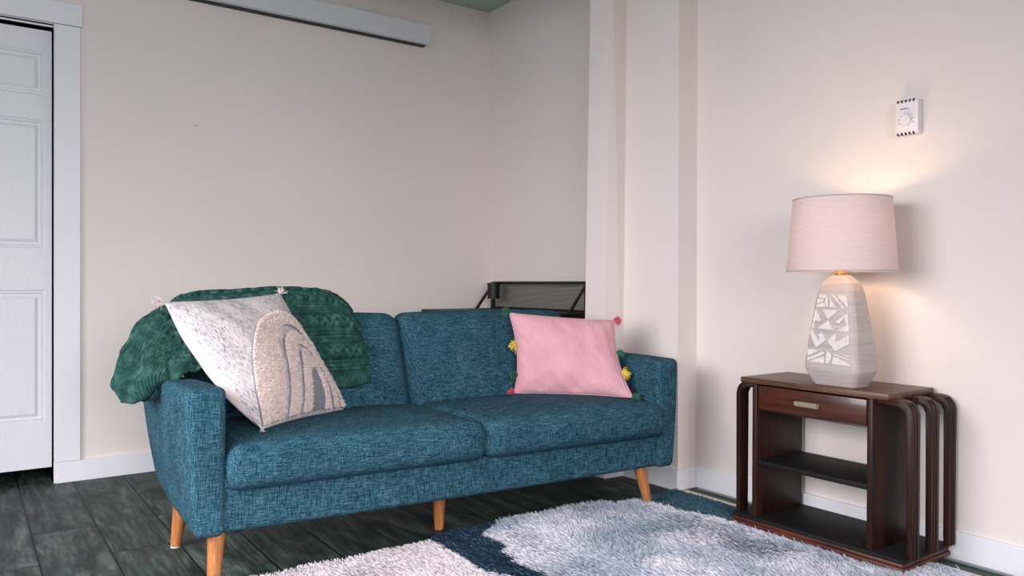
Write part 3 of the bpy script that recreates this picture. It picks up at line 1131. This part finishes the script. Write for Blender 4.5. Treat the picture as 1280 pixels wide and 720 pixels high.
def m_shade():
    t = NT('white_linen_shade')
    tr = t.n('ShaderNodeBsdfTranslucent')
    df = t.n('ShaderNodeBsdfDiffuse')
    mx = t.n('ShaderNodeMixShader')
    n = t.noise(t.coord((30, 30, 260)), 1, 2, 0.5)
    c = t.ramp(n, [(0.3, srgb(206, 189, 188)), (0.7, srgb(214, 198, 196))])
    t.l(c, df.inputs[0]); t.l(c, tr.inputs[0])
    mx.inputs[0].default_value = 0.10
    t.l(df.outputs[0], mx.inputs[1]); t.l(tr.outputs[0], mx.inputs[2])
    t.l(mx.outputs[0], t.out.inputs[0])
    return t.m


M['ceramic'] = m_ceramic()
M['stipple'] = m_stipple()
M['shade'] = m_shade()


def table_lamp():
    cx, cy, z0 = 2.445, 1.506, 0.559
    e = empty('table_lamp', (cx, cy, z0), 0, 'lit table lamp with pale carved ceramic base and white drum shade, on the side table', 'lamp')
    # body: chamfered slab rings (z, half width along y, half depth along x, chamfer)
    rings = [(0.0, .078, .047, .012), (0.006, .080, .049, .012), (0.042, .097, .066, .012), (0.056, .1005, .069, .012),
             (0.074, .100, .069, .012), (0.200, .085, .058, .012), (0.290, .072, .050, .012), (0.325, .065, .046, .012), (0.350, .053, .040, .012),
             (0.366, .036, .030, .010), (0.374, .025, .024, .010)]
    def section(hw, hd, c, rr=0.35):
        pts = []
        C = [(-hd, -hw + c), (-hd, hw - c), (-hd + c * 1.2, hw), (hd - c * 1.2, hw), (hd, hw - c), (hd, -hw + c), (hd - c * 1.2, -hw), (-hd + c * 1.2, -hw)]
        return C
    bm = bmesh.new()
    R = [[bm.verts.new((x, y, z)) for x, y in section(hw, hd, c)] for z, hw, hd, c in rings]
    for a, b in zip(R, R[1:]):
        for k in range(8): bm.faces.new((a[k], a[(k + 1) % 8], b[(k + 1) % 8], b[k]))
    bm.faces.new(R[0][::-1]); bm.faces.new(R[-1])
    bmesh.ops.bevel(bm, geom=[ed for ed in bm.edges if abs((ed.verts[0].co - ed.verts[1].co).z) > 0.005], offset=0.004, segments=2, profile=0.5, affect='EDGES')
    body = finish('lamp_base', bm, M['ceramic'], e, angle=35)
    # carved band on the broad face: raised stippled shapes
    zx = [r[0] for r in rings]; 
    def face(px, py):
        """pixel of the carved drawing -> point on the front face"""
        xl = 150 + (70 - 150) * (py - 75) / 485
        xr = 398 + (420 - 398) * (py - 75) / 485
        a = (px - xl) / (xr - xl)
        z = 0.300 + (0.066 - 0.300) * (py - 75) / 485 + 0.008
        hw = np.interp(z, zx, [r[1] - r[3] for r in rings]); hd = np.interp(z, zx, [r[2] for r in rings])
        return Vector((-hd, (1 - 2 * a) * hw * 0.97, z))
    shapes = [
        [(160, 80), (236, 80), (214, 100), (168, 98)], [(152, 106), (208, 108), (208, 122), (148, 138)], [(146, 148), (206, 130), (228, 162), (144, 165)],
        [(240, 82), (226, 92), (216, 108), (214, 126), (220, 146), (238, 162)],
        [(254, 82), (262, 82), (262, 110), (304, 166), (254, 160)],
        [(268, 80), (296, 80), (302, 100), (318, 104), (324, 122), (342, 126), (348, 146), (366, 150), (378, 170), (356, 170)],
        [(312, 80), (392, 80), (398, 168)],
        [(196, 178), (326, 184), (240, 248)],
        [(138, 178), (146, 178), (184, 262), (158, 272), (154, 258), (134, 268), (130, 285), (142, 312), (112, 312)],
        [(156, 314), (243, 256), (284, 322)],
        [(294, 264), (398, 200), (402, 330), (306, 324), (384, 282), (362, 236), (330, 276)],
        [(114, 320), (168, 398), (178, 380), (166, 362), (190, 338), (228, 392), (150, 452), (100, 352)],
        [(236, 400), (292, 348), (310, 364), (292, 394), (304, 404), (400, 348), (402, 410), (296, 466)],
        [(82, 464), (180, 468), (84, 515)],
        [(78, 534), (92, 520), (108, 522), (122, 506), (138, 508), (152, 492), (168, 494), (182, 478), (214, 480), (212, 494), (84, 545)],
        [(90, 552), (212, 505), (216, 555)],
        [(230, 470), (250, 474), (266, 492), (270, 515), (260, 540), (244, 554), (224, 556)],
        [(282, 482), (400, 510), (404, 520), (288, 495)], [(280, 505), (318, 508), (404, 548), (408, 560), (270, 556), (276, 530)],
        [(318, 480), (402, 490), (402, 502)],
    ]
    bm = bmesh.new()
    for s in shapes:
        lo_ = [bm.verts.new(face(*p) + Vector((0.002, 0, 0))) for p in s]
        hi_ = [bm.verts.new(face(*p) + Vector((-0.0045, 0, 0))) for p in s]
        bm.faces.new(hi_)
        for i in range(len(s)): bm.faces.new((lo_[i], lo_[(i + 1) % len(s)], hi_[(i + 1) % len(s)], hi_[i]))
    tag(finish('carved_relief', bm, M['stipple'], body, False), 'white stippled geometric carving')
    bm = bmesh.new()
    lathe(bm, [(0.018, 0.370), (0.021, 0.376), (0.021, 0.382), (0.016, 0.390), (0.013, 0.398), (0.019, 0.402), (0.019, 0.410), (0.016, 0.414), (0.016, 0.455), (0.013, 0.460)], n=28)
    finish('lamp_socket', bm, M['gold'], e)
    # shade: thin double wall with rims, open above and below
    zb, zt, rb, rtop = 0.386, 0.634, 0.177, 0.157
    bm = bmesh.new()
    lathe(bm, [(rb, zb), (rtop, zt)], n=96, cap0=False, cap1=False)
    sh = finish('lamp_shade', bm, M['shade'], e)
    rimm = plain('grey_shade_binding', srgb(170, 166, 172), 0.8, 0.1)
    for r, z in ((rb, zb), (rtop, zt)):
        bm = bmesh.new()
        lathe(bm, [(r + 0.0012, z), (r + 0.0012, z + 0.004 * (1 if z == zb else -1)), (r - 0.0012, z + 0.004 * (1 if z == zb else -1)), (r - 0.0012, z), (r + 0.0012, z)], n=96, cap0=False, cap1=False)
        tag(finish('shade_rim', bm, rimm, sh), 'grey binding on the shade edge')
    # spider fitting at the top and harp
    bm = bmesh.new()
    for k in range(3):
        a = k * 2 * pi / 3 + 0.4
        tube(bm, [(0.012 * cos(a), 0.012 * sin(a), zt - 0.045), (0.09 * cos(a), 0.09 * sin(a), zt - 0.03), (rtop * cos(a), rtop * sin(a), zt - 0.004)], 0.0016, 6)
    for s in (-1, 1):
        tube(bm, [(0, s * 0.018, 0.405), (0, s * 0.05, 0.45), (0, s * 0.062, 0.53), (0, s * 0.045, 0.585), (0, s * 0.008, zt - 0.035)], 0.0018, 6)
    finish('harp', bm, M['gold'], e)
    # bulb: glowing envelope round the light
    t = NT('lit_bulb')
    t.b.inputs['Emission Color'].default_value = (1.0, 0.72, 0.46, 1)
    t.b.inputs['Emission Strength'].default_value = 18
    t.col((1, 0.9, 0.8, 1))
    bm = bmesh.new()
    lathe(bm, [(0.012, 0.456), (0.014, 0.48), (0.028, 0.518), (0.031, 0.538), (0.026, 0.558), (0.012, 0.570), (0.001, 0.572)], n=24)
    bulb = finish('bulb', bm, t.m, e)
    bulb.visible_shadow = True
    l = bpy.data.lights.new('bulb_light', 'POINT')
    l.energy = LAMP_W
    l.color = (1.0, 0.66, 0.42)
    l.shadow_soft_size = 0.034
    lo = bpy.data.objects.new('bulb_light', l)
    lo.location = (0, 0, 0.538)
    link(lo, e)


LAMP_W = 17
table_lamp()


# ------------------------------------------------------------------ thermostat
def thermostat():
    yc, zc = 1.384, 1.474
    e = empty('thermostat', (WX1, yc, zc), 0, 'white dial thermostat mounted on the right wall above the lamp', 'thermostat')
    bm = bmesh.new()
    soft_box(bm, 0.0155, 0.039, 0.0575, 0.003, (1, 2, 2), 3, lambda x, y, z: (x - 0.0155, y, z))
    finish('housing', bm, M['plastic'], e)
    for k in range(5):
        for zz in (0.0555, -0.0555):
            bm = bmesh.new()
            y = 0.030 - k * 0.0135
            box(bm, -0.0318, -0.024, y - 0.003, y + 0.003, zz - 0.0045, zz + 0.0045)
            finish('vent_slot', bm, M['ink'], e, False)
    bm = bmesh.new()
    n = 40
    prev = []
    for x, r in ((-0.031, 0.019), (-0.040, 0.0185), (-0.0415, 0.017)):
        prev.append([bm.verts.new((x, 0.001 + r * cos(k * 2 * pi / n), -0.010 + r * sin(k * 2 * pi / n))) for k in range(n)])
    for a, b in zip(prev, prev[1:]):
        for k in range(n): bm.faces.new((a[k], a[(k + 1) % n], b[(k + 1) % n], b[k]))
    bm.faces.new(prev[-1])
    finish('dial', bm, M['plastic'], e)
    # printed scale marks and the small dark line of lettering
    bm = bmesh.new()
    for k, a in enumerate(np.linspace(radians(200), radians(-20), 8)):
        y = 0.001 - 0.0245 * cos(a) * -1 * -1
        z = -0.010 + 0.0245 * sin(a)
        box(bm, -0.0316, -0.0308, y - 0.0013, y + 0.0013, z - 0.0013, z + 0.0013)
    x = 0.021
    for wdt, hgt in ((.003, .0035), (.0028, .003), (.003, .0032), (.0026, .003), (.003, .0035), (.002, .0022), (.0022, .0018), (.002, .0022), (.0018, .0018)):
        box(bm, -0.0316, -0.0308, x - wdt, x, 0.030 - hgt / 2, 0.030 + hgt / 2)
        x -= wdt + 0.0006
    finish('printed_marks', bm, M['ink'], e, False)


thermostat()


# ------------------------------------------------------------------ long board at the top of the back wall
def wall_rail():
    e = empty('wall_cover_strip', (1.4, WY1, 2.29), 0, 'long grey-white cover strip mounted high on the back wall', 'cover strip')
    bm = bmesh.new()
    poly = [(-0.062, -0.002), (-0.038, -0.004), (-0.036, 0.0), (-0.002, 0.002), (-0.002, 0.108), (-0.066, 0.108), (-0.068, 0.104)]
    prism(bm, [(a, b) for a, b in poly], -1.1, 0.812, 'x')
    finish('cover', bm, plain('grey_white_metal', srgb(206, 210, 214), 0.4, 0.4, var=0.01), e, False)
    bm = bmesh.new()
    box(bm, -1.09, 0.80, -0.034, -0.002, -0.010, -0.002)  # dark box, shade below the cover put into its colour
    tag(finish('under_shade_strip', bm, plain('dark_under_shade', srgb(44, 56, 52), 0.6, 0.3), e, False), 'dark strip painting in the shade under the cover')


wall_rail()

for (x, y, z, lab, face_) in ((0.937, WY1, 1.673, 'tiny dark nail head in the back wall left of the corner', 'y'),):
    bm = bmesh.new()
    tube(bm, [(0, 0.004, 0), (0, -0.003, 0)], 0.0026, 10)
    tag(finish('nail', bm, M['ink'], None, loc=(x, y, z)), lab, 'nail')


# ------------------------------------------------------------------ desk in the alcove
def m_mesh():
    t = NT('black_perforated_metal')
    c = t.n('ShaderNodeTexCoord')
    sep = t.n('ShaderNodeSeparateXYZ')
    t.l(c.outputs['Object'], sep.inputs[0])
    k = 2 * pi / 0.0105
    a = t.math('SINE', t.math('MULTIPLY', t.math('ADD', sep.outputs[1], sep.outputs[2]), k))
    b = t.math('SINE', t.math('MULTIPLY', t.math('SUBTRACT', sep.outputs[1], sep.outputs[2]), k))
    hole = t.math('GREATER_THAN', t.math('MULTIPLY', a, b), -0.04)
    tr = t.n('ShaderNodeBsdfTransparent')
    mx = t.n('ShaderNodeMixShader')
    t.l(hole, mx.inputs[0])
    t.col(srgb(26, 27, 30)); t.rough(0.5, 0.4)
    t.l(t.b.outputs[0], mx.inputs[1]); t.l(tr.outputs[0], mx.inputs[2])
    t.l(mx.outputs[0], t.out.inputs[0])
    return t.m


M['mesh'] = m_mesh()


def desk():
    x0, x1, y0, y1, zt = 2.163, 2.66, 2.99, 3.955, 0.752
    cx, cy = (x0 + x1) / 2, (y0 + y1) / 2
    e = empty('desk', (cx, cy, 0), 0, 'black metal desk with a mesh side guard, standing in the alcove behind the sofa', 'desk')
    def rel(v): return (v[0] - cx, v[1] - cy, v[2])
    bm = bmesh.new()
    y0 = 3.035
    box(bm, x0 - cx, x1 - cx, y0 - cy, y1 - cy, zt - 0.012, zt, 0.002, 1)
    finish('desk_top', bm, M['black'], e)
    bm = bmesh.new()
    box(bm, x0 + 0.03 - cx, x1 - 0.01 - cx, y0 + 0.01 - cy, y0 + 0.03 - cy, zt - 0.09, zt - 0.013, 0.001, 1)
    box(bm, x0 + 0.03 - cx, x1 - 0.01 - cx, y1 - 0.03 - cy, y1 - 0.01 - cy, zt - 0.05, zt - 0.013, 0.001, 1)
    box(bm, x1 - 0.03 - cx, x1 - 0.01 - cx, y0 + 0.03 - cy, y1 - 0.03 - cy, zt - 0.05, zt - 0.013, 0.001, 1)
    finish('apron', bm, M['black'], e)
    for lx in (x0 + 0.10, x1 - 0.03):
        for ly in (y0 + 0.03, y1 - 0.03):
            bm = bmesh.new()
            box(bm, lx - 0.013 - cx, lx + 0.013 - cx, ly - 0.013 - cy, ly + 0.013 - cy, 0.0, zt - 0.0125, 0.002, 1)
            finish('leg', bm, M['black'], e)
    # guard: posts, top and bottom rails, mesh infill and the slanting end braces
    xg = 2.636
    ya, yb = 3.03, 3.915
    ztop = 0.912
    bm = bmesh.new()
    def bar(p, q, w=0.008): tube(bm, [rel(p), rel(q)], w, 4)
    box(bm, xg - 0.009 - cx, xg + 0.009 - cx, yb - 0.012 - cy, yb + 0.012 - cy, zt, ztop)
    box(bm, xg - 0.009 - cx, xg + 0.009 - cx, y0 - 0.0 - cy, y0 + 0.022 - cy, zt, ztop)
    box(bm, xg - 0.009 - cx, xg + 0.009 - cx, y0 + 0.022 - cy, yb - 0.012 - cy, ztop - 0.014, ztop + 0.002)
    box(bm, xg - 0.009 - cx, xg + 0.009 - cx, y0 + 0.022 - cy, yb - 0.012 - cy, zt + 0.0, zt + 0.012)
    fr = finish('guard_frame', bm, M['black'], e)
    for yy in (yb, y0 + 0.011):
        bm = bmesh.new()
        prism(bm, [(2.510 - cx, zt), (2.528 - cx, zt), (xg - cx, ztop - 0.016), (xg - cx, ztop)], yy - 0.006 - cy, yy + 0.006 - cy, 'y')
        finish('brace', bm, M['black'], e)
    bm = bmesh.new()
    box(bm, xg - 0.0002 - cx, xg + 0.0002 - cx, y0 + 0.02 - cy, yb - 0.01 - cy, zt + 0.01, ztop - 0.012)
    finish('mesh_panel', bm, M['mesh'], e, False)
    # pen cup hooked on the guard
    c = empty('pen_cup', (xg - 0.05, 3.835, 0.812), 0, 'small round black mesh cup hooked on the desk guard', 'pen cup')
    bm = bmesh.new()
    lathe(bm, [(0.034, 0.0), (0.036, 0.0), (0.036, 0.085), (0.0335, 0.085), (0.0335, 0.003)], n=28)
    finish('cup', bm, M['black'], c)
    bm = bmesh.new()
    lathe(bm, [(0.037, 0.083), (0.0405, 0.083), (0.0405, 0.093), (0.037, 0.093), (0.037, 0.083)], n=28, cap0=False, cap1=False)
    box(bm, 0.034, 0.0405, -0.008, 0.008, 0.05, 0.098)
    finish('rim_hook', bm, M['black'], c)


desk()

# ------------------------------------------------------------------ rug
RX0, RX1, RY0, RY1 = -0.35, 2.535, 0.15, 2.375


def rug_edge(x):
    return 2.37 + 0.016 * np.sin(x * 4.1 + 0.4) - 0.03 * np.clip((x - 1.75) * 2.2, 0, 1) * (x < 2.9) + 0.007 * np.sin(x * 23)


def rug_height(x, y):
    """soft swells in the pile backing"""
    n = 0.5 + 0.5 * np.sin(x * 9 + 1.2 * np.sin(y * 5)) * np.sin(y * 8 + x * 2)
    return 0.004 + 0.006 * n * np.clip((x - 1.5) * 4, 0.15, 1)


def value_noise(x, y, f, seed):
    rs = np.random.RandomState(seed)
    tab = rs.rand(257, 257)
    X, Y = (x + 7) * f, (y + 7) * f
    i, j = np.floor(X).astype(int), np.floor(Y).astype(int)
    a, b = X - i, Y - j
    a = a * a * (3 - 2 * a); b = b * b * (3 - 2 * b)
    g = lambda p, q: tab[p % 257, q % 257]
    return (g(i, j) * (1 - a) + g(i + 1, j) * a) * (1 - b) + (g(i, j + 1) * (1 - a) + g(i + 1, j + 1) * a) * b


def lin(c): return np.array(srgb(*c)[:3])


def rug():
    e = empty('shag_rug', (1.1, 1.3, 0.0), 0, 'shaggy rug in cream, navy and mottled blue-grey blocks under the side table', 'rug')
    o_ = np.array([1.1, 1.3, 0.0])
    bm = bmesh.new()
    nx, ny = 130, 90
    g = []
    for i in range(nx + 1):
        x = RX0 + (RX1 - RX0) * i / nx
        ye = float(rug_edge(np.float64(x)))
        col = []
        for j in range(ny + 1):
            y = RY0 + (ye - RY0) * j / ny
            z = float(rug_height(x, y))
            if i in (0, nx) or j in (0, ny): z = 0.0012
            col.append(bm.verts.new((x - o_[0], y - o_[1], z)))
        g.append(col)
    for i in range(nx):
        for j in range(ny): bm.faces.new((g[i][j], g[i + 1][j], g[i + 1][j + 1], g[i][j + 1]))
    finish('backing', bm, plain('rug_backing', srgb(150, 158, 170), 0.95, 0.05), e, angle=180)
    # pile: denser where the camera is near
    xs, ys = [], []
    def scatter(n, x0, x1, y0, y1):
        xs.append(x0 + (x1 - x0) * RNG.rand(n)); ys.append(y0 + (y1 - y0) * RNG.rand(n))
    scatter(95000, 0.55, 2.53, 1.65, 2.40)
    scatter(62000, 1.0, 2.53, 0.95, 1.65)
    scatter(26000, -0.33, 0.55, 1.2, 2.40)
    scatter(20000, -0.33, 2.53, 0.17, 0.95)
    scatter(12000, 0.55, 1.0, 0.95, 1.65)
    x = np.concatenate(xs); y = np.concatenate(ys)
    keep = y < rug_edge(x) - 0.004
    # pressed flat under the side table
    keep &= ~((x > 2.345) & (y > 1.24) & (y < 1.895))
    x, y = x[keep], y[keep]
    n = len(x)
    j1 = 0.03 * (value_noise(x, y, 14, 1) - 0.5)
    m1 = value_noise(x, y, 6, 2) * 0.6 + value_noise(x, y, 14, 3) * 0.4
    m2 = value_noise(x, y, 3.1, 5)
    r = RNG.rand(n)
    cream, navy = lin((214, 206, 210)), lin((38, 56, 74))
    pale, grey, tealg, dteal = lin((226, 226, 236)), lin((204, 209, 222)), lin((146, 166, 182)), lin((64, 98, 112))
    C = np.tile(cream, (n, 1))
    right = x > 1.335 + j1 * 0.4
    mm = np.clip((m1 - 0.36) * 3.2, 0, 1)[:, None]
    R_ = grey * (1 - mm) + pale * mm
    tq = np.clip((0.40 - m1 * 0.75 - m2 * 0.15 + 0.1) * 5, 0, 1)[:, None]
    R_ = R_ * (1 - 0.45 * tq) + tealg * 0.45 * tq
    patch = np.clip(1.25 - np.hypot((x - 2.02) / 0.30, (y - 2.0) / 0.13), 0, 1)[:, None] * 0.75
    R_ = R_ * (1 - patch) + tealg * patch
    C = np.where(right[:, None], R_, C)
    # navy block along the seam, with a ragged right side
    edge = 1.50 + 0.13 * np.clip((y - 2.27) * 12, 0, 1) - 0.03 * np.clip((2.2 - y) * 6, 0, 3.4) + j1 * 2.2
    nav = right & (x < edge) & (y > 1.98 - 2.2 * (x - 1.335))
    C[nav] = navy
    lf = nav & (r < 0.10)
    C[lf] = lin((84, 112, 134))
    # low teal border at the corner by the column
    bd = (x > 2.27 + j1 * 2 + 0.5 * np.clip(2.22 - y, 0, 0.32) * 0.45) & (y > 1.86)
    bd |= (x > 2.16) & (y > 2.29 + j1)
    C[bd] = dteal
    C *= (np.where(right, 0.62, 0.84) + np.where(right, 0.50, 0.28) * RNG.rand(n) ** 0.8)[:, None]
    C = np.clip(C, 0, 0.95)
    z = rug_height(x, y)
    roots = np.stack([x, y, z], 1) - o_
    ang = 2.2 + 3.2 * (value_noise(x, y, 5, 9) - 0.5) + RNG.randn(n) * 0.55
    lean = 0.75 + 0.35 * RNG.rand(n)
    dirs = np.stack([np.cos(ang) * lean, np.sin(ang) * lean, np.full(n, 0.9)], 1)
    dirs[:, :2] += RNG.randn(n, 2) * 0.22
    L_ = np.where(right, 0.021, 0.013) * (0.7 + 0.5 * RNG.rand(n))
    L_[bd] *= 0.45
    # keep the pile inside the back and side edges
    nearb = y > rug_edge(x) - 0.02
    dirs[nearb, 1] = -np.abs(dirs[nearb, 1]) * 0.2 + 0.3
    bend = np.stack([np.cos(ang), np.sin(ang), np.full(n, -0.35)], 1) * (L_ * 0.45)[:, None]
    me = strands(roots, dirs, L_, np.full(n, 0.0036), bend, 2, C, 'pile')
    tag(mesh_obj('pile', me, m_attr('rug_yarn'), e, True, 180), kind='stuff')


rug()

# cream underlay that shows along the wall
bm = bmesh.new()
pts = [(2.40, 0.3), (2.578, 0.3), (2.572, 1.3), (2.580, 2.0), (2.585, 2.315), (2.555, 2.318), (2.40, 2.318)]
prism(bm, [(x - 2.5, y - 1.3) for x, y in pts], 0.0, 0.0011, 'z')
o = finish('rug_underlay', bm, plain('cream_felt', srgb(226, 212, 200), 0.9, 0.1), None, False, loc=(2.5, 1.3, 0.0))
tag(o, 'cream underlay strip showing between the rug and the right wall', 'rug underlay')
bm = bmesh.new()
tube(bm, [(2.632 - 2.63, y - 1.3, 0.0045) for y in np.linspace(0.3, 2.295, 30)], 0.0042, 8)
o = finish('power_cord', bm, plain('grey_cord', srgb(120, 126, 128), 0.5, 0.4), None, loc=(2.63, 1.3, 0.0))
tag(o, 'thin grey cord lying along the foot of the right wall', 'cord')
